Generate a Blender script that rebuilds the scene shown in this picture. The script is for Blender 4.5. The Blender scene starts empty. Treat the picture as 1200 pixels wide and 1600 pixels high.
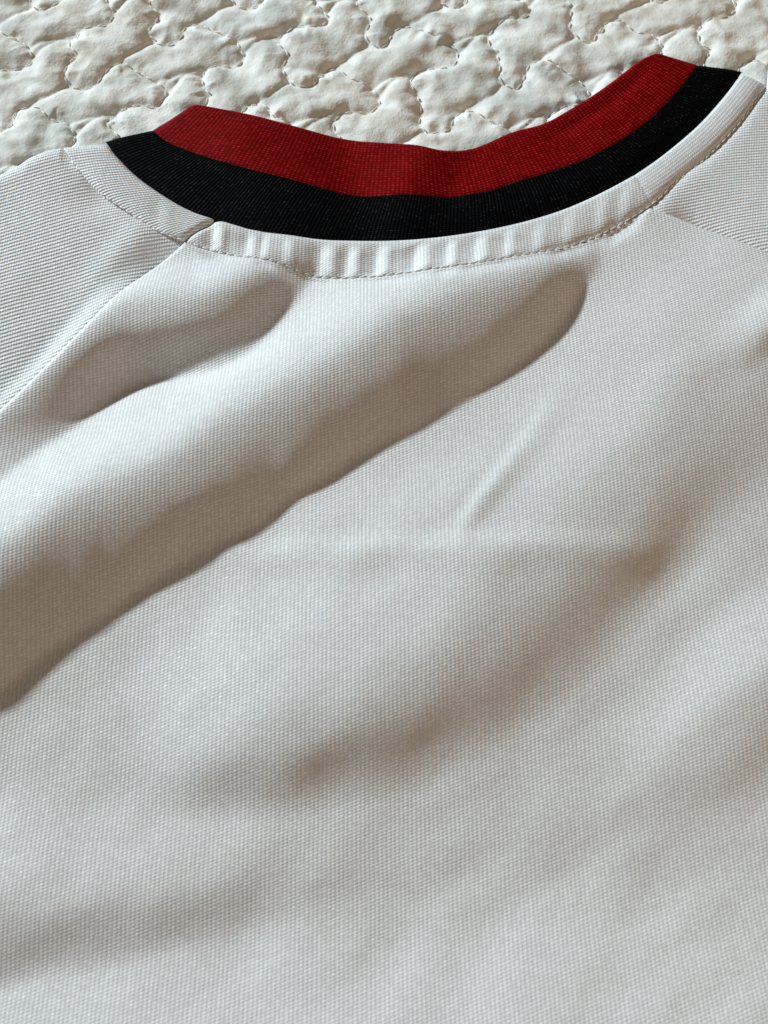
import bpy, bmesh, math, random
import numpy as np
from mathutils import Vector, kdtree
random.seed(4)
RNG = np.random.default_rng(11)
SC = bpy.context.scene
COL = SC.collection

# ------------------------------------------------------------------ camera
PITCH = math.radians(70.0)
DIST = 0.213
ZS = 0.004                       # mean level of the shirt above the quilt
FPX = 1600.0                     # focal length in photo pixels (photo 1200 x 1600)
cam_d = bpy.data.cameras.new('camera')
cam = bpy.data.objects.new('camera', cam_d)
COL.objects.link(cam)
CP = np.array([0.0, -DIST*math.cos(PITCH), ZS + DIST*math.sin(PITCH)])
cam.location = CP
cam.rotation_euler = (math.pi/2 - PITCH, 0, 0)
cam_d.sensor_fit = 'VERTICAL'
cam_d.sensor_height = 24.0
cam_d.sensor_width = 18.0
cam_d.lens = 24.0
cam_d.clip_start = 0.01
cam_d.clip_end = 20
cam_d.dof.use_dof = True
cam_d.dof.focus_distance = 0.232
cam_d.dof.aperture_fstop = 13.0
SC.camera = cam

# ------------------------------------------------------------------ light
w = bpy.data.worlds.new('World')
SC.world = w
w.use_nodes = True
bg = w.node_tree.nodes['Background']
bg.inputs[0].default_value = (1.0, 0.87, 0.75, 1)
bg.inputs[1].default_value = 0.10

LAZ = np.array([0.80, -0.60])    # direction in which the window light travels
LAZ = LAZ/np.linalg.norm(LAZ)
LEL = math.radians(20.5)
LD = 2.2
ld = bpy.data.lights.new('window_light', 'AREA')
ld.shape = 'RECTANGLE'
ld.size = 0.18
ld.size_y = 0.08
ld.energy = 75
ld.color = (0.80, 0.93, 1.0)
lo = bpy.data.objects.new('window_light', ld)
COL.objects.link(lo)
tdir = Vector((LAZ[0]*math.cos(LEL), LAZ[1]*math.cos(LEL), -math.sin(LEL)))
lo.location = -tdir*LD
lo.rotation_euler = tdir.to_track_quat('-Z', 'Y').to_euler()

# added soft warm fill for the room's bounce on the right; no lamp in view
rd = bpy.data.lights.new('room_fill', 'AREA')
rd.shape = 'DISK'
rd.size = 0.6
rd.energy = 1.6
rd.color = (1.0, 0.71, 0.45)
ro = bpy.data.objects.new('room_fill', rd)
COL.objects.link(ro)
rdir = Vector((-0.80, 0.42, -0.50)).normalized()
ro.location = -rdir*0.8
ro.rotation_euler = rdir.to_track_quat('-Z', 'Y').to_euler()

SC.view_settings.view_transform = 'Standard'
SC.view_settings.look = 'None'
SC.view_settings.exposure = 0.0
SC.view_settings.gamma = 1.0
SC.view_settings.use_curve_mapping = False

# ------------------------------------------------------------------ plan coordinates
# The plan of the shirt is drawn in photo units; P() lays it on a level plane.
SP, CPT = math.sin(PITCH), math.cos(PITCH)
def P(px, py, z=ZS):
    px = np.asarray(px, float); py = np.asarray(py, float)
    a = (px-600)/FPX; b = (800-py)/FPX
    dy = CPT + b*SP
    dz = -SP + b*CPT
    t = (z-CP[2])/dz
    return a*t, CP[1] + dy*t

def smooth(a, b, x):
    t = np.clip((x-a)/(b-a), 0, 1)
    return t*t*(3-2*t)

def spline(pts, n=400):
    """Catmull-Rom through the points, resampled by arc length (columns beyond x,y ride along)."""
    p = np.asarray(pts, float)
    p = np.vstack([2*p[0]-p[1], p, 2*p[-1]-p[-2]])
    out = []
    for i in range(1, len(p)-2):
        t = np.linspace(0, 1, 40, endpoint=False)[:, None]
        a, b, c, d = p[i-1], p[i], p[i+1], p[i+2]
        out.append(0.5*((2*b)+(c-a)*t+(2*a-5*b+4*c-d)*t**2+(3*b-a-3*c+d)*t**3))
    out.append(p[-2][None])
    q = np.vstack(out)
    s = np.concatenate([[0], np.cumsum(np.hypot(*np.diff(q[:, :2], axis=0).T))])
    u = np.linspace(0, s[-1], n)
    return np.stack([np.interp(u, s, q[:, k]) for k in range(q.shape[1])], 1)

def yx(pts):
    q = spline(pts, 800)
    o = np.argsort(q[:, 0])
    return lambda x: np.interp(x, q[o, 0], q[o, 1])

# ------------------------------------------------------------------ relief of the cloth (mm) on a raster
GX0, GX1, GY0, GY1, GS = -900, 2100, -200, 2700, 5
gx = np.arange(GX0, GX1+1, GS, dtype=float)
gy = np.arange(GY0, GY1+1, GS, dtype=float)
QX, QY = np.meshgrid(gx, gy)

def vnoise(x, y, sc, seed):
    """smooth value noise"""
    r = np.random.default_rng(seed).random((64, 64))
    u = x/sc; v = y/sc
    i = np.floor(u).astype(int); j = np.floor(v).astype(int)
    f = u-i; g = v-j
    f = f*f*f*(f*(f*6-15)+10); g = g*g*g*(g*(g*6-15)+10)
    a = r[j % 64, i % 64]; b = r[j % 64, (i+1) % 64]; c = r[(j+1) % 64, i % 64]; d = r[(j+1) % 64, (i+1) % 64]
    return (a*(1-f)+b*f)*(1-g)+(c*(1-f)+d*f)*g - 0.5

# cloth never folds along a clean curve: the fold lines wander a little
WX = 26*vnoise(QX, QY, 140, 71)+7*vnoise(QX, QY, 52, 72)
WY = 26*vnoise(QX, QY, 140, 73)+7*vnoise(QX, QY, 52, 74)
EDGE_KEEP = (1-0.75*np.exp(-((QY-400)/90.0)**2))*(1-0.8*(1-smooth(430, 560, QX))*(1-smooth(620, 740, QY)))*(1-0.7*smooth(520, 700, QX))*(1-0.6*smooth(900, 1050, QY))
QP = np.stack([(QX+WX*EDGE_KEEP).ravel(), (QY+WY*EDGE_KEEP).ravel()], 1)

def ridge(pts, pw_l=1.0, pw_r=1.0, n=160, lip=0.0):
    """pts: (x, y, height mm, width of the side left of travel, width of the side right of travel)"""
    q = spline(pts, n)
    wm = q[:, 3:5].max()
    lo_, hi_ = q[:, :2].min(0)-wm, q[:, :2].max(0)+wm
    m = (QP[:, 0] > lo_[0]) & (QP[:, 0] < hi_[0]) & (QP[:, 1] > lo_[1]) & (QP[:, 1] < hi_[1])
    idx = np.nonzero(m)[0]
    tan = np.gradient(q[:, :2], axis=0)
    tan /= np.linalg.norm(tan, axis=1)[:, None]
    res = np.zeros(len(QP))
    for c in range(0, len(idx), 20000):
        ii = idx[c:c+20000]
        pp = QP[ii]
        d2 = (pp[:, None, 0]-q[None, :, 0])**2 + (pp[:, None, 1]-q[None, :, 1])**2
        # soft choice of the nearest points keeps the relief free of kinks
        k = d2.argmin(1)
        dm = d2[np.arange(len(ii)), k]
        wgt = np.exp(-(d2-dm[:, None])/(2*18.0**2 + 0.12*dm[:, None]))
        wgt /= wgt.sum(1)[:, None]
        h = wgt@q[:, 2]; wl = wgt@q[:, 3]; wr = wgt@q[:, 4]
        dx = pp-q[k, :2]
        side = tan[k, 0]*dx[:, 1]-tan[k, 1]*dx[:, 0]      # >0: right of travel (image y runs down)
        d = np.sqrt(dm)
        pr = np.where(side > 0, 0.5+0.5*np.cos(np.pi*np.minimum(d/wr, 1)), 0.5+0.5*np.cos(np.pi*np.minimum(d/wl, 1)))
        pr = np.where(side > 0, pr**pw_r, pr**pw_l)
        if lip:                       # the far side steepens and ends in a crisp line where it meets the cloth below
            pr = np.where(side > 0, 1-np.minimum(d/wr, 1)**lip, pr)
        res[ii] = h*pr
    return res.reshape(QX.shape)

def blur(a, sig):
    r = int(sig*3)+1
    k = np.exp(-0.5*(np.arange(-r, r+1)/sig)**2); k /= k.sum()
    b = np.pad(a, r, mode='edge')
    b = sum(k[i]*b[i:i+a.shape[0], :] for i in range(2*r+1))
    return sum(k[i]*b[:, i:i+a.shape[1]] for i in range(2*r+1))

HM = np.full(QX.shape, 2.6)
HM += 1.6*smooth(380, 900, QY)
FOLDS = [
    # great fold from the lower left up to the collar
    dict(pts=[(-800, 1250, 0, 200, 200), (-500, 1150, 6, 200, 190), (-150, 978, 8.6, 200, 176), (0, 876, 8.6, 185, 162), (135, 804, 8.1, 160, 150), (285, 719, 7.6, 142, 140), (425, 634, 7.3, 140, 134), (560, 555, 7.6, 155, 138), (700, 490, 7.2, 150, 132), (805, 452, 5.6, 125, 102), (872, 420, 3.1, 95, 58), (914, 394, 0.2, 60, 24)], lip=1.6),
    # welt that follows the left raglan seam, then turns and runs up to the collar
    dict(pts=[(-500, 1048, 0, 50, 80), (-300, 915, 3.2, 50, 80), (-60, 722, 3.6, 50, 76), (0, 668, 3.6, 50, 76), (90, 582, 4.4, 50, 80), (155, 520, 5.0, 60, 92), (200, 492, 5.8, 80, 104), (255, 486, 6.4, 100, 102), (315, 486, 6.6, 110, 96), (368, 464, 6.0, 100, 82), (422, 424, 3.2, 70, 58), (454, 392, 0.3, 44, 40)], lip=1.6),
    # pocket below its turn
    dict(pts=[(90, 660, 0, 50, 60), (150, 612, -1.4, 60, 60), (215, 578, -2.0, 60, 60), (280, 570, -2.0, 56, 60), (345, 556, -1.4, 50, 56), (410, 525, 0, 40, 50)]),
    # broad soft roll through the middle
    dict(pts=[(1700, 150, 0, 200, 200), (1400, 330, 2.2, 240, 250), (1200, 500, 3.0, 240, 260), (1030, 650, 3.4, 230, 240), (890, 770, 3.4, 220, 240), (720, 890, 3.3, 220, 250), (560, 990, 3.2, 220, 240), (400, 1075, 2.8, 190, 190), (220, 1160, 0.0, 150, 120)]),
    # its shoulder on the right
    dict(pts=[(1120, 640, 0, 90, 120), (1030, 750, 0.9, 130, 180), (940, 865, 1.8, 135, 205), (840, 965, 2.7, 135, 210), (720, 1060, 3.2, 140, 215), (590, 1125, 3.2, 135, 205), (450, 1165, 2.6, 120, 170), (330, 1190, 1.6, 100, 120), (220, 1215, 0, 80, 80)]),
    # pressed crease across the back
    dict(pts=[(310, 860, 0, 45, 70), (420, 866, 0.5, 50, 80), (560, 868, 0.55, 50, 80), (760, 864, 0.6, 50, 80), (930, 862, 0.5, 50, 80), (1030, 858, 0, 45, 70)], pw_l=2.6, pw_r=2.6),
    # low swell lower left
    dict(pts=[(-400, 1530, 2.6, 200, 130), (-50, 1440, 2.6, 200, 120), (150, 1410, 2.4, 180, 110), (380, 1360, 1.2, 160, 110), (560, 1290, 0, 140, 110)]),
    # rise towards the near edge
    dict(pts=[(-700, 1950, 5, 440, 400), (0, 1850, 6, 420, 400), (600, 1800, 6.5, 420, 400), (1200, 1740, 6.0, 420, 400), (1900, 1680, 4, 400, 400)]),
    # low swell right edge
    dict(pts=[(1600, 850, 3, 160, 140), (1280, 1010, 2.6, 170, 150), (1100, 1150, 1.8, 150, 140), (930, 1260, 0, 120, 120)]),
    # fine crease
    dict(pts=[(890, 590, 0.0, 40, 20), (840, 670, 0.3, 40, 20), (790, 735, 0.5, 36, 18), (742, 800, 0.5, 30, 16), (715, 850, 0, 30, 16)]),
    # dents at the right edge
    dict(pts=[(1150, 560, 0.0, 60, 40), (1200, 520, 1.6, 70, 40), (1270, 470, 1.6, 70, 40), (1350, 430, 0, 60, 40)]),
]
for f in FOLDS:
    HM += ridge(**f)
HM += 0.6*vnoise(QX, QY, 170, 3) + 0.35*vnoise(QX+0.5*QY, QY, 75, 5)
HM += 0.13*vnoise((0.84*QX-0.55*QY)*0.28+3000, (0.55*QX+0.84*QY)+3000, 62, 6)*smooth(480, 620, QY)
HM = blur(HM, 1.0)

def hm(px, py):
    """bicubic sample of the relief, in metres"""
    u = np.clip((np.asarray(px, float)-GX0)/GS, 1.001, HM.shape[1]-3.001)
    v = np.clip((np.asarray(py, float)-GY0)/GS, 1.001, HM.shape[0]-3.001)
    i = np.floor(u).astype(int); j = np.floor(v).astype(int)
    f = u-i; g = v-j
    def wts(t):
        return [(1-t)**3/6, (3*t**3-6*t**2+4)/6, (-3*t**3+3*t**2+3*t+1)/6, t**3/6]
    wx, wy = wts(f), wts(g)
    r = 0
    for a in range(4):
        for b in range(4):
            r = r+HM[j+a-1, i+b-1]*wx[b]*wy[a]
    return r*0.001

# ------------------------------------------------------------------ mesh helper
def link(o, parent=None):
    COL.objects.link(o)
    if parent is not None:
        o.parent = parent
    return o

def grid(name, X, Y, Z, U, V, mat, parent=None, flip=False):
    n, m = X.shape
    co = np.stack([X, Y, Z], -1).reshape(-1, 3).astype(np.float32)
    I = np.arange(n*m).reshape(n, m)
    q = np.stack([I[:-1, :-1], I[1:, :-1], I[1:, 1:], I[:-1, 1:]], -1).reshape(-1, 4)
    if flip:
        q = q[:, ::-1]
    q = np.ascontiguousarray(q).astype(np.int32)
    me = bpy.data.meshes.new(name)
    me.vertices.add(len(co)); me.vertices.foreach_set('co', co.ravel())
    me.loops.add(q.size); me.loops.foreach_set('vertex_index', q.ravel())
    me.polygons.add(len(q))
    me.polygons.foreach_set('loop_start', np.arange(0, q.size, 4, dtype=np.int32))
    me.polygons.foreach_set('loop_total', np.full(len(q), 4, dtype=np.int32))
    uv = me.uv_layers.new(name='UVMap')
    UV = np.stack([U, V], -1).reshape(-1, 2).astype(np.float32)
    uv.data.foreach_set('uv', UV[q.ravel()].ravel())
    me.polygons.foreach_set('use_smooth', np.ones(len(q), dtype=bool))
    me.update(calc_edges=True)
    me.validate()
    me.materials.append(mat)
    return link(bpy.data.objects.new(name, me), parent)

# ------------------------------------------------------------------ materials
class NT:
    def __init__(s, name):
        s.m = bpy.data.materials.new(name); s.m.use_nodes = True
        s.t = s.m.node_tree; s.b = s.t.nodes['Principled BSDF']
    def n(s, typ, **kw):
        x = s.t.nodes.new(typ)
        for k, v in kw.items():
            setattr(x, k, v)
        return x
    def l(s, a, b):
        s.t.links.new(a, b)
    def math(s, op, a, b=None, c=None):
        x = s.n('ShaderNodeMath', operation=op)
        for i, v in enumerate((a, b, c)):
            if v is None: continue
            if isinstance(v, (int, float)): x.inputs[i].default_value = v
            else: s.l(v, x.inputs[i])
        return x.outputs[0]
    def mix(s, f, a, b):
        x = s.n('ShaderNodeMix', data_type='RGBA')
        for sock, v in ((x.inputs[0], f), (x.inputs[6], a), (x.inputs[7], b)):
            if isinstance(v, (int, float)): sock.default_value = v
            elif isinstance(v, tuple): sock.default_value = v
            else: s.l(v, sock)
        return x.outputs[2]
    def noise(s, vec, scale, detail=2, rough=0.5, dim='3D'):
        x = s.n('ShaderNodeTexNoise', noise_dimensions=dim)
        x.inputs['Scale'].default_value = scale; x.inputs['Detail'].default_value = detail; x.inputs['Roughness'].default_value = rough
        s.l(vec, x.inputs['Vector'])
        return x.outputs['Fac']

def knit(name, col, dark, wale_amp, cross_amp, skew, bump_mm, glint, rough=0.62, spec=0.35, var=0.06, sheen=0.0, dot=None, patch=None, dotp=1.0, lean=0.35):
    """weft knit: u counts wales, v counts courses"""
    k = NT(name)
    uv = k.n('ShaderNodeUVMap').outputs[0]
    obj = k.n('ShaderNodeTexCoord').outputs['Object']
    wob = k.noise(uv, 0.9, 3, 0.6)
    wob2 = k.noise(uv, 0.03, 2, 0.5)
    sp = k.n('ShaderNodeSeparateXYZ'); k.l(uv, sp.inputs[0])
    u = k.math('ADD', sp.outputs[0], k.math('ADD', k.math('MULTIPLY', k.math('SUBTRACT', wob, 0.5), 0.22), k.math('MULTIPLY', k.math('SUBTRACT', wob2, 0.5), 0.9)))
    v = k.math('ADD', sp.outputs[1], k.math('MULTIPLY', k.math('SUBTRACT', wob, 0.5), 0.5))
    A = k.math('COSINE', k.math('MULTIPLY', u, 2*math.pi))
    row = k.math('MULTIPLY', k.math('FLOOR', k.math('ADD', u, 0.5)), skew)     # every wale is shifted against the next
    row = k.math('ADD', row, k.math('MULTIPLY', k.math('SUBTRACT', u, k.math('FLOOR', k.math('ADD', u, 0.5))), lean))
    B = k.math('COSINE', k.math('MULTIPLY', k.math('SUBTRACT', v, row), 2*math.pi))
    # each stitch is a cell of its own with its own shine
    fl = k.n('ShaderNodeCombineXYZ')
    k.l(k.math('FLOOR', k.math('ADD', u, 0.5)), fl.inputs[0])
    k.l(k.math('FLOOR', k.math('ADD', k.math('SUBTRACT', v, row), 0.5)), fl.inputs[1])
    wn = k.n('ShaderNodeTexWhiteNoise', noise_dimensions='2D'); k.l(fl.outputs[0], wn.inputs['Vector'])
    rnd = wn.outputs['Value']
    fib = k.noise(uv, 4.5, 3, 0.65)
    h = k.math('ADD', k.math('MULTIPLY', A, wale_amp), k.math('MULTIPLY', B, cross_amp))
    h = k.math('ADD', h, k.math('MULTIPLY', k.math('MULTIPLY', A, B), 0.5*cross_amp))
    h = k.math('ADD', h, k.math('MULTIPLY', k.math('SUBTRACT', fib, 0.5), 0.9))
    h = k.math('ADD', h, k.math('MULTIPLY', k.math('SUBTRACT', rnd, 0.5), 0.3))
    bp = k.n('ShaderNodeBump'); bp.inputs['Strength'].default_value = 1.0
    bp.inputs['Distance'].default_value = bump_mm*0.001
    k.l(h, bp.inputs['Height']); k.l(bp.outputs[0], k.b.inputs['Normal'])
    # yarn colour: darker in the gaps between the loops
    gap = k.math('MULTIPLY', k.math('SUBTRACT', 1.0, k.math('MULTIPLY_ADD', A, 0.5, 0.5)), k.math('MULTIPLY_ADD', B, -0.35, 0.65))
    c = k.mix(k.math('MULTIPLY', gap, 0.8), col+(1,), dark+(1,))
    tone = k.math('MULTIPLY_ADD', k.math('SUBTRACT', k.math('ADD', rnd, fib), 1.0), var*2, 1.0)
    mx = k.n('ShaderNodeMix', data_type='RGBA', blend_type='MULTIPLY'); mx.inputs[0].default_value = 1.0
    k.l(c, mx.inputs[6])
    cc = k.n('ShaderNodeCombineColor')
    for i in range(3): k.l(tone, cc.inputs[i])
    k.l(cc.outputs[0], mx.inputs[7])
    out = mx.outputs[2]
    g = k.math('GREATER_THAN', rnd, 1-glint)
    if dot:                                             # lighter dots on the loop tops: highlights put into the colour
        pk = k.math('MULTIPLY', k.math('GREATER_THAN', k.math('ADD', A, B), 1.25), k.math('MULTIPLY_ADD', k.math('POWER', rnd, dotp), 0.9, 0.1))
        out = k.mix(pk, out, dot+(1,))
    if patch:                                           # woven label on the inside, showing faintly through
        so_ = k.n('ShaderNodeSeparateXYZ'); k.l(obj, so_.inputs[0])
        def band(sock, a, b):
            e = 0.0025
            return k.math('MULTIPLY', k.math('SMOOTH_MIN', k.math('MAXIMUM', k.math('DIVIDE', k.math('SUBTRACT', sock, a), e), 0.0), 1.0, 0.1),
                          k.math('SMOOTH_MIN', k.math('MAXIMUM', k.math('DIVIDE', k.math('SUBTRACT', b, sock), e), 0.0), 1.0, 0.1))
        pm = k.math('MULTIPLY', band(so_.outputs[0], patch[0], patch[1]), band(so_.outputs[1], patch[2], patch[3]))
        out = k.mix(k.math('MULTIPLY', pm, 0.17), out, (0.40, 0.30, 0.20, 1))
    k.l(out, k.b.inputs['Base Color'])
    k.l(k.math('MULTIPLY_ADD', g, -0.2, rough), k.b.inputs['Roughness'])
    k.l(k.math('MULTIPLY_ADD', g, 0.12 if not dot else 0.0, spec), k.b.inputs['Specular IOR Level'])
    k.b.inputs['Sheen Weight'].default_value = sheen
    return k.m

M_WHITE = knit('white_jersey_knit', (0.82, 0.81, 0.80), (0.52, 0.50, 0.48), 0.31, 0.37, 0.5, 0.056, 0.05)
_lx0, _ly1 = P(614, 505); _lx1, _ly0 = P(704, 655)
M_BACK = knit('white_back_knit', (0.82, 0.81, 0.80), (0.52, 0.50, 0.48), 0.31, 0.37, 0.5, 0.056, 0.05, patch=(float(_lx0), float(_lx1), float(_ly0), float(_ly1)))
M_SLEEVE = knit('white_twill_knit', (0.82, 0.81, 0.80), (0.52, 0.50, 0.48), 0.80, 0.22, 0.5, 0.080, 0.05)
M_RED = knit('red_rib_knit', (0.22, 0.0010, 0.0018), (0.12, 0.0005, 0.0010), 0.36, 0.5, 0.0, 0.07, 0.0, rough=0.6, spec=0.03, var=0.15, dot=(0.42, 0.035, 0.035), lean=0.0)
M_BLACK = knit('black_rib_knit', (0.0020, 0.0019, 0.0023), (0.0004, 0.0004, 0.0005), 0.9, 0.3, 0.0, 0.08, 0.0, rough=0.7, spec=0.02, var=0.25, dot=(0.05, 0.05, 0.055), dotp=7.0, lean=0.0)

def thread(name, col):
    k = NT(name)
    tc = k.n('ShaderNodeTexCoord').outputs['Object']
    wv = k.n('ShaderNodeTexWave', wave_type='BANDS', bands_direction='DIAGONAL')
    wv.inputs['Scale'].default_value = 900; wv.inputs['Distortion'].default_value = 1.0
    k.l(tc, wv.inputs['Vector'])
    bp = k.n('ShaderNodeBump'); bp.inputs['Distance'].default_value = 0.00005; bp.inputs['Strength'].default_value = 0.8
    k.l(wv.outputs['Fac'], bp.inputs['Height']); k.l(bp.outputs[0], k.b.inputs['Normal'])
    k.l(k.mix(wv.outputs['Fac'], tuple(c*0.85 for c in col)+(1,), col+(1,)), k.b.inputs['Base Color'])
    k.b.inputs['Roughness'].default_value = 0.45
    return k.m
M_THREAD = thread('white_thread', (0.90, 0.89, 0.86))
M_QTHREAD = thread('quilting_thread', (0.92, 0.90, 0.84))

def quilt_mat():
    k = NT('printed_cotton')
    tc = k.n('ShaderNodeTexCoord').outputs['Object']
    d = k.n('ShaderNodeTexNoise'); d.inputs['Scale'].default_value = 45; d.inputs['Detail'].default_value = 2
    k.l(tc, d.inputs['Vector'])
    vm = k.n('ShaderNodeVectorMath', operation='MULTIPLY_ADD')
    k.l(d.outputs['Color'], vm.inputs[0]); vm.inputs[1].default_value = (0.03, 0.03, 0.03); k.l(tc, vm.inputs[2])
    wv = k.n('ShaderNodeTexWave', wave_type='RINGS'); wv.inputs['Scale'].default_value = 28; wv.inputs['Distortion'].default_value = 7
    wv.inputs['Detail'].default_value = 2; wv.inputs['Detail Scale'].default_value = 1.2
    k.l(vm.outputs[0], wv.inputs['Vector'])
    pat = k.math('POWER', wv.outputs['Fac'], 1.6)
    big = k.noise(tc, 16, 2, 0.5)
    rmp = k.n('ShaderNodeValToRGB'); k.l(big, rmp.inputs[0])
    rmp.color_ramp.elements[0].position = 0.42; rmp.color_ramp.elements[0].color = (0.58, 0.60, 0.55, 1)
    rmp.color_ramp.elements[1].position = 0.60; rmp.color_ramp.elements[1].color = (0.74, 0.67, 0.57, 1)
    fine = k.noise(tc, 700, 3, 0.7)
    c = k.mix(k.math('MULTIPLY', pat, 0.85), (0.91, 0.89, 0.83, 1), rmp.outputs[0])
    c = k.mix(k.math('MULTIPLY', k.noise(tc, 260, 3, 0.6), 0.35), c, (0.74, 0.72, 0.65, 1))
    sp_ = k.math('GREATER_THAN', fine, 0.80)
    c = k.mix(k.math('MULTIPLY', sp_, 0.35), c, (0.35, 0.33, 0.28, 1))
    k.l(c, k.b.inputs['Base Color'])
    k.b.inputs['Roughness'].default_value = 0.85
    k.b.inputs['Specular IOR Level'].default_value = 0.15
    k.b.inputs['Sheen Weight'].default_value = 0.08
    h = k.math('ADD', k.math('MULTIPLY', k.noise(tc, 320, 4, 0.65), 1.0), k.math('MULTIPLY', k.noise(tc, 1700, 2, 0.6), 0.35))
    bp = k.n('ShaderNodeBump'); bp.inputs['Distance'].default_value = 0.00032; bp.inputs['Strength'].default_value = 0.9
    k.l(h, bp.inputs['Height']); k.l(bp.outputs[0], k.b.inputs['Normal'])
    return k.m
M_QUILT = quilt_mat()

# ------------------------------------------------------------------ pattern lines of the shirt (plan)
BLACK_EDGE = [(160, 212), (186, 242), (215, 270), (255, 298), (300, 322), (350, 338), (400, 350), (500, 365), (600, 368), (700, 362), (800, 342), (900, 310), (1000, 260), (1080, 200), (1130, 148), (1165, 102)]
STITCH = [(92, 217), (115, 252), (145, 287), (200, 326), (245, 354), (285, 368), (345, 390), (420, 408), (500, 427), (580, 434), (660, 431), (740, 421), (820, 401), (900, 376), (960, 349), (1020, 313), (1060, 277), (1110, 236), (1160, 184), (1205, 120)]
STRIPE = [(235, 196), (262, 219), (330, 248), (400, 270), (450, 281), (500, 291), (560, 299), (620, 303), (700, 303), (760, 296), (800, 283), (870, 262), (930, 240), (1000, 198), (1050, 151), (1095, 95)]
RED_TOP = [(297, 160), (322, 163), (400, 179), (480, 196), (560, 211), (640, 220), (690, 230), (740, 224), (800, 200), (850, 187), (900, 160), (950, 128), (1000, 91), (1032, 79)]
RAG_L = [(-800, 1300), (-400, 1010), (-150, 785), (0, 648), (60, 592), (130, 524), (200, 452), (250, 402), (284, 370)]
RAG_R = [(1020, 315), (1060, 330), (1110, 352), (1160, 374), (1210, 398), (1300, 445), (1500, 560), (1900, 800)]
SHO_L = [(-800, 560), (-400, 400), (-150, 318), (0, 256), (40, 233), (72, 220), (92, 217)]
SHO_R = [(1205, 94), (1260, 98), (1400, 150), (1600, 240), (1900, 420)]
f_st, f_rl, f_rr, f_sl, f_sr = yx(STITCH), yx(RAG_L), yx(RAG_R), yx(SHO_L), yx(SHO_R)

def jersey():
    r = bpy.data.objects.new('jersey', None); link(r)
    r.location = (0, 0, 0)
    r['label'] = 'white sports jersey lying back side up on the quilt, with red and black collar'
    r['category'] = 'shirt'
    return r
J = jersey()

def cols(a, b, step_in=2.4, step_out=16):
    """columns across the plan: close together in view, wide outside"""
    xs = [a]
    while xs[-1] < b:
        x = xs[-1]
        out = max(0, -40-x, x-1240)
        xs.append(x+min(step_out, step_in+out*0.05))
    xs[-1] = b
    return np.array(xs)

def rows(n_px, step=2.4, far=10, dense=1300):
    ys = [0.0]
    while ys[-1] < n_px:
        y = ys[-1]
        s = 0.9 if y < 12 else (1.5 if y < 40 else step)
        if y > dense: s = min(far, step+(y-dense)*0.03)
        ys.append(y+s)
    return np.array(ys)

MM = 1000.0
WALE, COURSE = 0.80, 0.60

# --- back panel
def top_y(x):
    return np.where(x < 284, f_rl(x), np.where(x > 1020, f_rr(x), f_st(x)))
def seam_drop(x, d):
    """how far the panel (m) rounds down towards its seamed edge, d in plan units from the edge"""
    k = smooth(300, 340, x)*(1-smooth(985, 1015, x))          # 1 along the collar, 0 along the raglan seams
    ragl = 0.0016*(1-np.sqrt(np.clip(1-(1-np.clip(d/11.0, 0, 1))**2, 0, 1)))
    puck = 0.55+0.9*(vnoise(x, 0*x, 23, 21)+0.5)
    neck = 0.0006*np.exp(-(d/6.0)**1.3)+0.00055*puck*np.exp(-((d-9)/12.0)**2)*smooth(0, 9, d)
    return (1-k)*ragl+k*neck

cx = cols(-780, 1880)
rr = rows(2150)
PXp, Rp = np.meshgrid(cx, rr)
frac = np.clip(Rp/2150, 0, 1)
ty = top_y(cx)[None, :]
PYp = ty + Rp*((2560-ty)/2150)
dpx = Rp*((2560-ty)/2150)
# distance square to the seam rather than straight down
slope = np.gradient(top_y(cx), cx)[None, :]
dn = dpx/np.sqrt(1+np.clip(slope, -1.2, 1.2)**2)
Zp = hm(PXp, PYp) - seam_drop(PXp, dn)
# the cloth comes down to the bed at its far sides
edge = smooth(-780, -640, PXp)*(1-smooth(1740, 1880, PXp))*(1-smooth(2440, 2560, PYp))
Zp = 0.0004+(Zp-0.0004)*np.sqrt(np.clip(edge, 0, 1))
Xw, Yw = P(PXp, PYp)
grid('back_panel', Xw, Yw, Zp, Xw*MM/WALE+0.02*Yw*MM, Yw*MM/COURSE, M_BACK, J, flip=False)

# --- sleeves
def sleeve(xa, xb, top, bot, side):
    c = cols(xa, xb)
    n = 150
    t = np.linspace(0, 1, n)
    t = 0.5*(t+0.5-0.5*np.cos(np.pi*t))
    X, T = np.meshgrid(c, t)
    a, b = top(c)[None, :], bot(c)[None, :]
    Y = a+(b-a+6)*T                                    # slips a little under the panel
    sl = np.gradient(bot(c), c)[None, :]
    db = (b-Y)/np.sqrt(1+np.clip(sl, -1.2, 1.2)**2)       # distance to the raglan seam
    st_ = np.gradient(top(c), c)[None, :]
    da = (Y-a)/np.sqrt(1+np.clip(st_, -1.2, 1.2)**2)
    Z = hm(X, Y)
    return c, X, Y, Z, da, db

# left
def topL(x):
    return np.where(x < 92, f_sl(x), f_st(x))
c, X, Y, Z, da, db = sleeve(-780, 284, topL, f_rl, -1)
Z = Z-(0.0022-0.0014*smooth(215, 275, X))*np.exp(-np.clip(db, -10, 999)/16.0)-0.0008*np.exp(-np.clip(db, 0, 999)/60.0)
Z += 0.0008*np.exp(-((db-52)/26.0)**2)*smooth(60, 200, X)
Z -= 0.0010*np.exp(-((X-150)/45.0)**2-((Y-300)/30.0)**2)
shoulder = 1-smooth(80, 125, X)
roll = np.sqrt(np.clip(1-(1-np.clip(da/26.0, 0, 1))**2, 0, 1))
Z = np.where(True, (1-shoulder)*(Z-0.0007*smooth(105, 150, X)*np.exp(-(np.clip(da, 0, 999)/8.0)**1.3)) + shoulder*(0.0002+(Z-0.0002)*roll), Z)
Z = 0.0002+(Z-0.0002)*np.sqrt(smooth(-780, -640, X))
Xw, Yw = P(X, Y)
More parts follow.
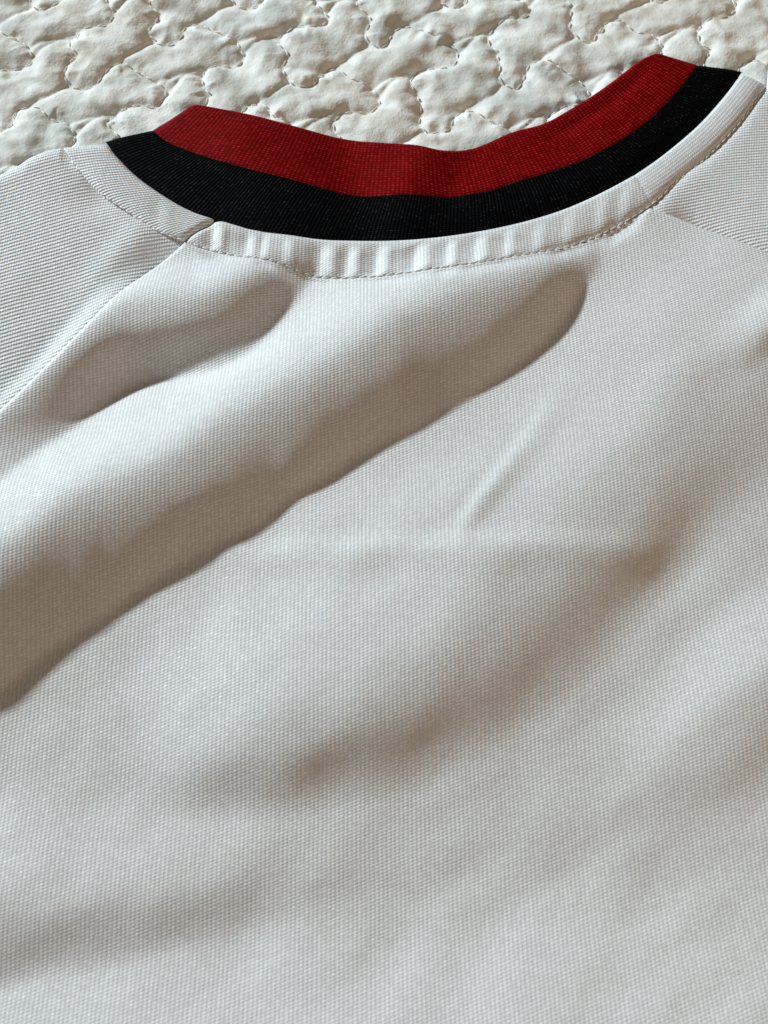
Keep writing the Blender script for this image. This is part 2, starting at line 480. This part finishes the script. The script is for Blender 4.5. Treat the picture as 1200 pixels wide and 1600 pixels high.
bend = 0.0012*(X-80)
grid('sleeve', Xw, Yw, Z, (Yw*MM-0.34*Xw*MM+0.0009*(Xw*MM+60)**2)/0.98, (Xw*MM+0.34*Yw*MM)/0.62, M_SLEEVE, J)['label'] = 'raglan sleeve on the left, its knit running across'

# right
def topR(x):
    return np.where(x < 1205, f_st(x), f_sr(x))
c, X, Y, Z, da, db = sleeve(1020, 1880, topR, f_rr, 1)
Z = Z-(0.0002+0.0017*smooth(1035, 1095, X))*np.exp(-np.clip(db, -10, 999)/13.0)-0.0006*smooth(1035, 1095, X)*np.exp(-np.clip(db, 0, 999)/40.0)
Z += 0.0006*np.exp(-((db-70)/30.0)**2)
shoulder = smooth(1190, 1215, X)
roll = np.sqrt(np.clip(1-(1-np.clip(da/26.0, 0, 1))**2, 0, 1))
Z = (1-shoulder)*(Z-0.0008*np.exp(-(np.clip(da, 0, 999)/9.0)**1.3)) + shoulder*(0.0002+(Z-0.0002)*roll)
Z = 0.0002+(Z-0.0002)*np.sqrt(1-smooth(1740, 1880, X))
Xw, Yw = P(X, Y)
grid('sleeve', Xw, Yw, Z, (Yw*MM-0.22*Xw*MM+0.004*(Xw*MM-70)**2)/0.80, (Xw*MM+0.22*Yw*MM)/0.60, M_SLEEVE, J)['label'] = 'raglan sleeve on the right beside the collar end'

# --- strips between two drawn lines
def strip(A, B, n, m, ext=0):
    a, b = spline(A, n), spline(B, n)
    t = np.linspace(0, 1, m)
    X = a[:, 0][:, None]*(1-t)+b[:, 0][:, None]*t
    Y = a[:, 1][:, None]*(1-t)+b[:, 1][:, None]*t
    S = np.linspace(0, 1, n)[:, None]+0*t[None, :]
    T = t[None, :]+0*S
    return X, Y, S, T

def arc(Xw, Yw, axis):
    d = np.hypot(np.diff(Xw, axis=axis), np.diff(Yw, axis=axis))
    if axis == 0:
        return np.vstack([np.zeros((1, Xw.shape[1])), np.cumsum(d, 0)])*MM
    return np.hstack([np.zeros((Xw.shape[0], 1)), np.cumsum(d, 1)])*MM

def collar_relief(px, py):
    """undulation of the collar (m)"""
    z = 0.0022+0*px
    z = z+0.0017*np.exp(-((px-395-0.25*(py-230))/85.0)**2)
    z = z-0.0012*np.exp(-((px-545-0.2*(py-260))/45.0)**2)
    z = z+0.0008*np.exp(-((px-665+0.5*(py-240))/40.0)**2)
    z = z-0.0004*np.exp(-((px-735+0.5*(py-240))/26.0)**2)
    z = z+0.0009*np.exp(-((px-1000)/110.0)**2)
    z = z+0.00035*vnoise(px, py, 60, 33)
    return z

def clip_part(curve, x0, x1):
    q = spline(curve, 900)
    m = (q[:, 0] >= x0) & (q[:, 0] <= x1)
    return q[m][::max(1, m.sum()//40)]

# lines of the collar; both ends roll over the shoulder fold
def collar_z(X, Y, S, T0, T1, T, free):
    z = collar_relief(X, Y)
    L = np.hypot(np.gradient(X, axis=0), np.gradient(Y, axis=0))
    arcp = np.cumsum(L, 0)
    e = np.minimum(arcp-arcp[:1], arcp[-1:]-arcp)
    roll = np.sqrt(np.clip(1-(1-np.clip(e/16.0, 0, 1))**2, 0, 1))
    return z, roll

# free edge: folded rib, so it rounds down to the bed
nS = 520
Xr, Yr, S, T = strip(RED_TOP, STRIPE, nS, 46)
T2 = T**1.6
Xr = spline(RED_TOP, nS)[:, 0][:, None]*(1-T2)+spline(STRIPE, nS)[:, 0][:, None]*T2
Yr = spline(RED_TOP, nS)[:, 1][:, None]*(1-T2)+spline(STRIPE, nS)[:, 1][:, None]*T2
z, roll = collar_z(Xr, Yr, S, 0, 1, T, True)
dtop = T2*80.0
edge_r = np.sqrt(np.clip(1-(1-np.clip(dtop/9.0, 0, 1))**2, 0, 1))
z = z-0.0005*np.exp(-((dtop-26)/10.0)**2)*smooth(820, 900, Xr)*(1-smooth(980, 1030, Xr))
z = z-0.0002*smooth(0.95, 1.0, T2)
z = 0.0003+(z-0.0003)*(0.25+0.75*edge_r)*(0.12+0.88*roll)
Xw, Yw = P(Xr, Yr, 0.0028)
red = (Xw, Yw, z)
Xb, Yb, S, T = strip(STRIPE, BLACK_EDGE, nS, 40)
# the black part carries on a little under the white binding
bx = spline(BLACK_EDGE, nS); sx = spline(STRIPE, nS)
T3 = T*(1+0.12*smooth(0, 0.06, S)*(1-smooth(0.94, 1.0, S)))
Xb = sx[:, 0][:, None]*(1-T3)+bx[:, 0][:, None]*T3
Yb = sx[:, 1][:, None]*(1-T3)+bx[:, 1][:, None]*T3
zb, rollb = collar_z(Xb, Yb, S, 0, 1, T, False)
zb = zb-0.0009*smooth(0.55, 1.12, T3)-0.0002*(1-smooth(0.0, 0.05, T3))
zb = 0.0003+(zb-0.0003)*(0.12+0.88*rollb)
Xwb, Ywb = P(Xb, Yb, 0.0028)
def ribs(X, Y):
    return arc(X, Y, 0).mean(1)[:, None]+0*X          # ribs run straight across the band
collar = grid('collar', Xwb, Ywb, zb, ribs(Xwb, Ywb)/0.85, arc(Xwb, Ywb, 1)/0.55, M_BLACK, J, flip=True)
collar['label'] = 'black ribbed collar'
stripe = grid('stripe', red[0], red[1], red[2], ribs(red[0], red[1])/0.95, arc(red[0], red[1], 1)/0.66, M_RED, collar, flip=True)
stripe['label'] = 'red ribbed stripe along the free edge of the collar'

# --- white binding along the neck
PLEATS = [(330, 1.3, 14), (384, 0.7, 13), (408, 0.4, 10), (442, 0.5, 13), (498, 1.1, 19), (542, 0.9, 14), (587, 1.15, 16), (646, 1.2, 18), (696, 0.8, 13), (740, 0.85, 16), (787, 0.5, 13), (832, 0.35, 15), (880, 0.25, 15), (930, 0.25, 15), (968, 0.3, 15), (245, 0.3, 14)]
def pleats(px, t):
    z = 0*px
    for x0, a, wd in PLEATS:
        dx = px-x0+6*(t-0.5)
        # valley with a gentle left flank and a steeper right flank
        z = z-a*np.where(dx < 0, np.exp(-(dx/(wd*0.95))**2), np.exp(-(dx/(wd*0.52))**2))
        z = z+0.55*a*np.exp(-((dx-wd*1.25)/(wd*0.55))**2)
    return 0.00058*z*smooth(0.05, 0.45, t)*(1-smooth(0.86, 1.0, t)*0.75)

def binding_surface(px, py, t):
    base = hm(px, py)
    c = collar_relief(px, py)
    lvl = np.minimum(base, c+0.0012)*(1-t)+base*t
    prof = np.sqrt(np.clip(1-(1-np.clip(t/0.16, 0, 1))**2, 0, 1))          # rolled edge over the collar
    dip = 1-np.exp(-((1-t)/0.10)**1.3)
    z = lvl-0.0012+0.0013*prof+0.0004*np.sin(np.pi*np.clip(t, 0, 1))-0.0007*(1-dip)*smooth(105, 150, px)-0.0006*smooth(1.0, 1.07, t)
    return z+pleats(px, t)

qb, qs = spline(BLACK_EDGE, 1400), spline(STITCH, 1400)
def binding(i0, i1, mode, label):
    m = 44
    t = 1.07*np.linspace(0, 1, m)**1.2
    sel = np.arange(i0, i1+1, 2)
    a, b = qb[sel], qs[sel]
    X = a[:, 0][:, None]*(1-t)+b[:, 0][:, None]*t
    Y = a[:, 1][:, None]*(1-t)+b[:, 1][:, None]*t
    T = t[None, :]+0*X
    Z = binding_surface(X, Y, T)
    # pieces are sewn end to end: each rounds down at its seam
    arcp = np.cumsum(np.hypot(np.gradient(X, axis=0), np.gradient(Y, axis=0)), 0)
    e0, e1 = arcp-arcp[:1], arcp[-1:]-arcp
    for e, i in ((e0, i0), (e1, i1)):
        if i in (0, len(qb)-1):
            Z = 0.0002+(Z-0.0002)*np.sqrt(np.clip(1-(1-np.clip(e/24.0, 0, 1))**2, 0, 1))
        else:
            Z = Z-(0.0009 if i < 700 else 0.00012)*np.exp(-(e/(5.0 if i < 700 else 4.0))**1.4)
    Xw, Yw = P(X, Y)
    U, V = arc(Xw, Yw, 0), arc(Xw, Yw, 1)
    if mode == 'across':
        uu, vv = U/0.9, V/0.6
    elif mode == 'vertical':
        uu, vv = Xw*MM/WALE, Yw*MM/COURSE
    else:
        uu, vv = V/0.85, U/0.6
    o = grid('neck_binding', Xw, Yw, Z, uu, vv, M_WHITE if mode != 'across' else M_SLEEVE, J, flip=True)
    o['label'] = label
    return o
iL = int(np.argmin(np.abs(qs[:, 0]-285)))
iR = int(np.argmin(np.abs(qs[:, 0]-1019)))
B1 = binding(0, iL, 'across', 'left end of the white neck binding')
B2 = binding(iL, iR, 'vertical', 'puckered middle of the white neck binding')
B3 = binding(iR, len(qb)-1, 'along', 'right end of the white neck binding')

# --- stitches: a short capsule of thread, shared by all
def capsule(name, mat, seg=6, L=1.0, R=0.5):
    bm = bmesh.new()
    prof = [(-0.5, 0.0), (-0.46, 0.55), (-0.30, 0.92), (0.0, 1.0), (0.30, 0.92), (0.46, 0.55), (0.5, 0.0)]
    ring = []
    for x, r in prof:
        zoff = -1.1*R*(abs(x)/0.5)**2.2
        if r == 0:
            ring.append([bm.verts.new((x*L, 0, zoff))])
        else:
            ring.append([bm.verts.new((x*L, R*r*math.cos(2*math.pi*k/seg), zoff+R*r*math.sin(2*math.pi*k/seg))) for k in range(seg)])
    for a, b in zip(ring[:-1], ring[1:]):
        for k in range(seg):
            k2 = (k+1) % seg
            if len(a) == 1: bm.faces.new((a[0], b[k2], b[k]))
            elif len(b) == 1: bm.faces.new((a[k], a[k2], b[0]))
            else: bm.faces.new((a[k], a[k2], b[k2], b[k]))
    bmesh.ops.recalc_face_normals(bm, faces=bm.faces)
    me = bpy.data.meshes.new(name); bm.to_mesh(me); bm.free()
    for p in me.polygons: p.use_smooth = True
    me.materials.append(mat)
    return me
ME_ST = capsule('stitch', M_THREAD, L=0.0019, R=0.00016)

def lay(me, p, q, parent, roll=0.0, lscale=1.0):
    p, q = Vector(p), Vector(q)
    d = q-p
    o = bpy.data.objects.new('stitch', me)
    link(o, parent)
    o.location = (p+q)/2
    o.rotation_euler = (roll, -math.asin(max(-1, min(1, d.z/max(1e-9, d.length)))), math.atan2(d.y, d.x))
    o.scale = (lscale, 1, 1)
    return o

qsd = spline(STITCH, 3000)
Xs, Ys = P(qsd[:, 0], qsd[:, 1])
zs = hm(qsd[:, 0], qsd[:, 1])-0.00052
s_mm = np.concatenate([[0], np.cumsum(np.hypot(np.diff(Xs), np.diff(Ys)))])*MM
pos = 5.5
while pos < s_mm[-1]-5.0:
    i0, i1 = np.searchsorted(s_mm, pos), np.searchsorted(s_mm, pos+1.6)
    xm = qsd[i0, 0]
    par = B1 if xm < 285 else (B2 if xm < 1019 else B3)
    lift = 0.00010+0.00012*random.random()
    if not (150 > xm > 120 or 280 < xm < 300):
        lay(ME_ST, (Xs[i0], Ys[i0], zs[i0]+lift), (Xs[i1], Ys[i1], zs[i1]+lift), par, lscale=random.uniform(0.85, 1.05))
    pos += random.uniform(1.95, 2.25)

# ------------------------------------------------------------------ quilt
# one stitched line of the quilting motif, drawn once and repeated
LA = (122.0, -67.0)             # step from line to line
LC = (88.0, 131.0)              # period along a line
MOTIF = [(651.5, 34), (662, 43), (672, 50), (690, 55), (699, 62), (706.5, 71), (711.5, 85), (706, 93), (697, 98.5), (672, 99), (657, 104), (646, 113), (643, 124), (648, 134), (658.5, 144), (659, 152), (653.5, 168), (651.5, 181), (657, 191), (664, 198), (677, 202.5), (690, 198), (701, 189), (704.5, 178), (714, 167), (726.5, 160)]
mx, my = P(np.array([m[0] for m in MOTIF]), np.array([m[1] for m in MOTIF]), 0.0)
def vec(v, at=(650, 110)):
    a = P(at[0]-v[0]/2, at[1]-v[1]/2, 0.0); b = P(at[0]+v[0]/2, at[1]+v[1]/2, 0.0)
    return np.array([b[0]-a[0], b[1]-a[1]])
VA, VC = vec(LA), vec(LC)
base = np.stack([mx, my], 1)
def warp(p):
    x, y = p[:, 0]*1000+700, p[:, 1]*1000+700
    return p+0.001*np.stack([4.0*vnoise(x, y, 31, 61)+1.6*vnoise(x, y, 9, 63), 4.0*vnoise(x, y, 31, 62)+1.6*vnoise(x, y, 9, 64)], 1)
# pulled creases that run from one stitched line to the next
CREASE = []
for cr in ([(722, 160), (742, 152), (762, 141), (778, 128)], [(645, 108), (628, 112), (608, 127), (592, 142)], [(700, 60), (716, 56), (738, 50), (764, 47)]):
    a = spline(cr, 24)
    X_, Y_ = P(a[:, 0], a[:, 1], 0.0)
    CREASE.append(np.stack([X_, Y_], 1))
creases = []
lines = []
for k in range(-16, 17):
    pts = []
    for n in range(-14, 15):
        o = VA*k+VC*n
        pts.append(warp(base+o+RNG.normal(0, 0.0003, base.shape)))
        for c in CREASE:
            creases.append(warp(c+o))
    pts = np.vstack(pts)
    ok = (np.abs(pts[:, 0]) < 0.36) & (pts[:, 1] > -0.02) & (pts[:, 1] < 0.40)
    if ok.sum() < 8: continue
    lines.append(pts[ok])
dense = []
for L in lines:
    q = spline(L*1000, max(60, len(L)*9))/1000
    dense.append(q)
allp = np.vstack(dense)
allS = np.concatenate([np.concatenate([[0], np.cumsum(np.hypot(np.diff(q[:, 0]), np.diff(q[:, 1])))])*1000+97.0*n for n, q in enumerate(dense)])
kd = kdtree.KDTree(len(allp))
for i, p in enumerate(allp):
    kd.insert((p[0], p[1], 0), i)
kd.balance()

crp = np.vstack(creases)
crp = crp[(np.abs(crp[:, 0]) < 0.36) & (crp[:, 1] > -0.02) & (crp[:, 1] < 0.40)]
kd2 = kdtree.KDTree(len(crp))
for i, p in enumerate(crp):
    kd2.insert((p[0], p[1], 0), i)
kd2.balance()

def axis(a, b, c, d, fine, coarse):
    """fine between b and c, growing towards a and d"""
    mid = list(np.arange(b, c, fine))
    lo_, x, s = [], b, fine
    while x > a:
        s = min(coarse, s*1.12); x -= s; lo_.append(x)
    hi, x, s = [], mid[-1], fine
    while x < d:
        s = min(coarse, s*1.12); x += s; hi.append(x)
    return np.array(lo_[::-1]+mid+hi)
yb = float(P(600, 290, 0.0)[1]); yt = float(P(600, -40, 0.0)[1])
ax_x = axis(-0.36, -0.125, 0.125, 0.36, 0.00042, 0.0022)
ax_y = axis(-0.46, yb, yt, 0.38, 0.00042, 0.0024)
Xq, Yq = np.meshgrid(ax_x, ax_y)
near = [kd.find((x, y, 0))[1:] if y > 0.0 else (0, 0.01) for x, y in zip(Xq.ravel(), Yq.ravel())]
D = np.array([n[1] for n in near]).reshape(Xq.shape)
ARC = allS[np.array([n[0] for n in near])].reshape(Xq.shape)
D2 = np.array([kd2.find((x, y, 0))[2] if y > 0.0 else 0.01 for x, y in zip(Xq.ravel(), Yq.ravel())]).reshape(Xq.shape)
puff = 0.60*(1-np.exp(-D/0.0010))+0.40*(1-np.exp(-(D/0.0045)**1.5))
x_, y_ = Xq*1000+500, Yq*1000+500
# wrinkles pulled in by the thread run across the seam lines
wr = vnoise(x_+0.6*y_, y_*1.9, 5.0, 41)*0.9+vnoise(x_, y_, 2.6, 42)*0.45
Zq = -0.0016+0.0013*puff-0.0007*np.exp(-(D2/0.0010)**1.2)+0.0009*wr*np.exp(-D/0.005)*(1-np.exp(-D/0.0007))+0.0010*vnoise(x_, y_, 8, 43)+0.0005*vnoise(x_+0.5*y_, y_-0.5*x_, 3.6, 45)+0.0018*vnoise(x_, y_, 42, 44)
pk = vnoise(ARC, D*1000*0.25+7, 2.3, 51)+0.6*vnoise(ARC, D*1000*0.3+3, 1.3, 52)
Zq += 0.0008*pk*np.exp(-D/0.0028)*(1-np.exp(-D/0.0008))
Zq = np.minimum(Zq, 0.0006)
under = smooth(yb+0.004, yb-0.03, Yq)
Zq = Zq*(1-under)-0.002*under
quilt = grid('quilt', Xq, Yq, Zq, Xq*MM, Yq*MM, M_QUILT)
quilt['label'] = 'cream and grey-green quilted bedspread with meandering stitching under the jersey'
quilt['category'] = 'quilt'

def quilt_z(x, y):
    i = np.clip(np.searchsorted(ax_x, x), 0, len(ax_x)-1)
    j = np.clip(np.searchsorted(ax_y, y), 0, len(ax_y)-1)
    return Zq[j, i]

ME_QS = capsule('quilt_stitch', M_QTHREAD, L=0.0021, R=0.00018)
spots = []
for q in dense:
    s = np.concatenate([[0], np.cumsum(np.hypot(np.diff(q[:, 0]), np.diff(q[:, 1])))])
    p = 0.0
    while p < s[-1]-0.0026:
        i0, i1 = np.searchsorted(s, p), np.searchsorted(s, p+0.0023)
        if i1 < len(q):
            spots.append((q[i0], q[i1]))
        p += random.uniform(0.0031, 0.0037)
def inview(c):
    v = np.array([c[0], c[1], -0.002])-CP
    r = v[0]; u = v[1]*SP+v[2]*CPT; f = v[1]*CPT-v[2]*SP
    return 600+FPX*r/f, 800-FPX*u/f
scored = []
RT = spline(RED_TOP, 200); 
def hidden_y(px):
    if px < 92: return f_sl(px)
    if px < 296: return 222-(px-160)*57/136 if px > 160 else 223
    if px < 1030: return np.interp(px, RT[:, 0], RT[:, 1])
    return 112
rest = []
for a, b in spots:
    px, py = inview((a+b)/2)
    vis = -25 < px < 1225 and -25 < py < hidden_y(px)+12
    (scored if vis else rest).append((a, b, py))
scored.sort(key=lambda r: -r[2])
rest = [(a, b) for a, b, _ in rest]+[(a, b) for a, b, _ in scored[300:]]
def zpair(a, b):
    return ((a[0], a[1], quilt_z(*a)+0.00030), (b[0], b[1], quilt_z(*b)+0.00030))
for a, b, _ in scored[:300]:
    p, q = zpair(a, b)
    lay(ME_QS, p, q, quilt, lscale=random.uniform(0.8, 1.05))
# stitches further out on the bed
bm = bmesh.new()
vs = np.array([v.co for v in ME_QS.vertices]); fs = [tuple(p.vertices) for p in ME_QS.polygons]
V, F = [], []
for a, b in rest:
    if a[1] < yb-0.03: continue
    p, q = zpair(a, b)
    p, q = np.array(p), np.array(q)
    d = q-p; L = np.linalg.norm(d); d /= L
    n = np.array([-d[1], d[0], 0]); n /= np.linalg.norm(n); u = np.cross(d, n)
    k = len(V)*len(vs)
    V.append((p+q)/2+vs[:, :1]*d+vs[:, 1:2]*n+vs[:, 2:3]*u)
    F += [tuple(i+k for i in f) for f in fs]
bm.free()
me = bpy.data.meshes.new('stitching')
me.from_pydata(np.vstack(V).tolist(), [], F); me.materials.append(M_QTHREAD)
so = link(bpy.data.objects.new('stitching', me), quilt)
so['kind'] = 'stuff'
print('stitches in view', len(scored), 'others', len(V), 'quilt verts', Zq.size, 'panel verts', Zp.size)
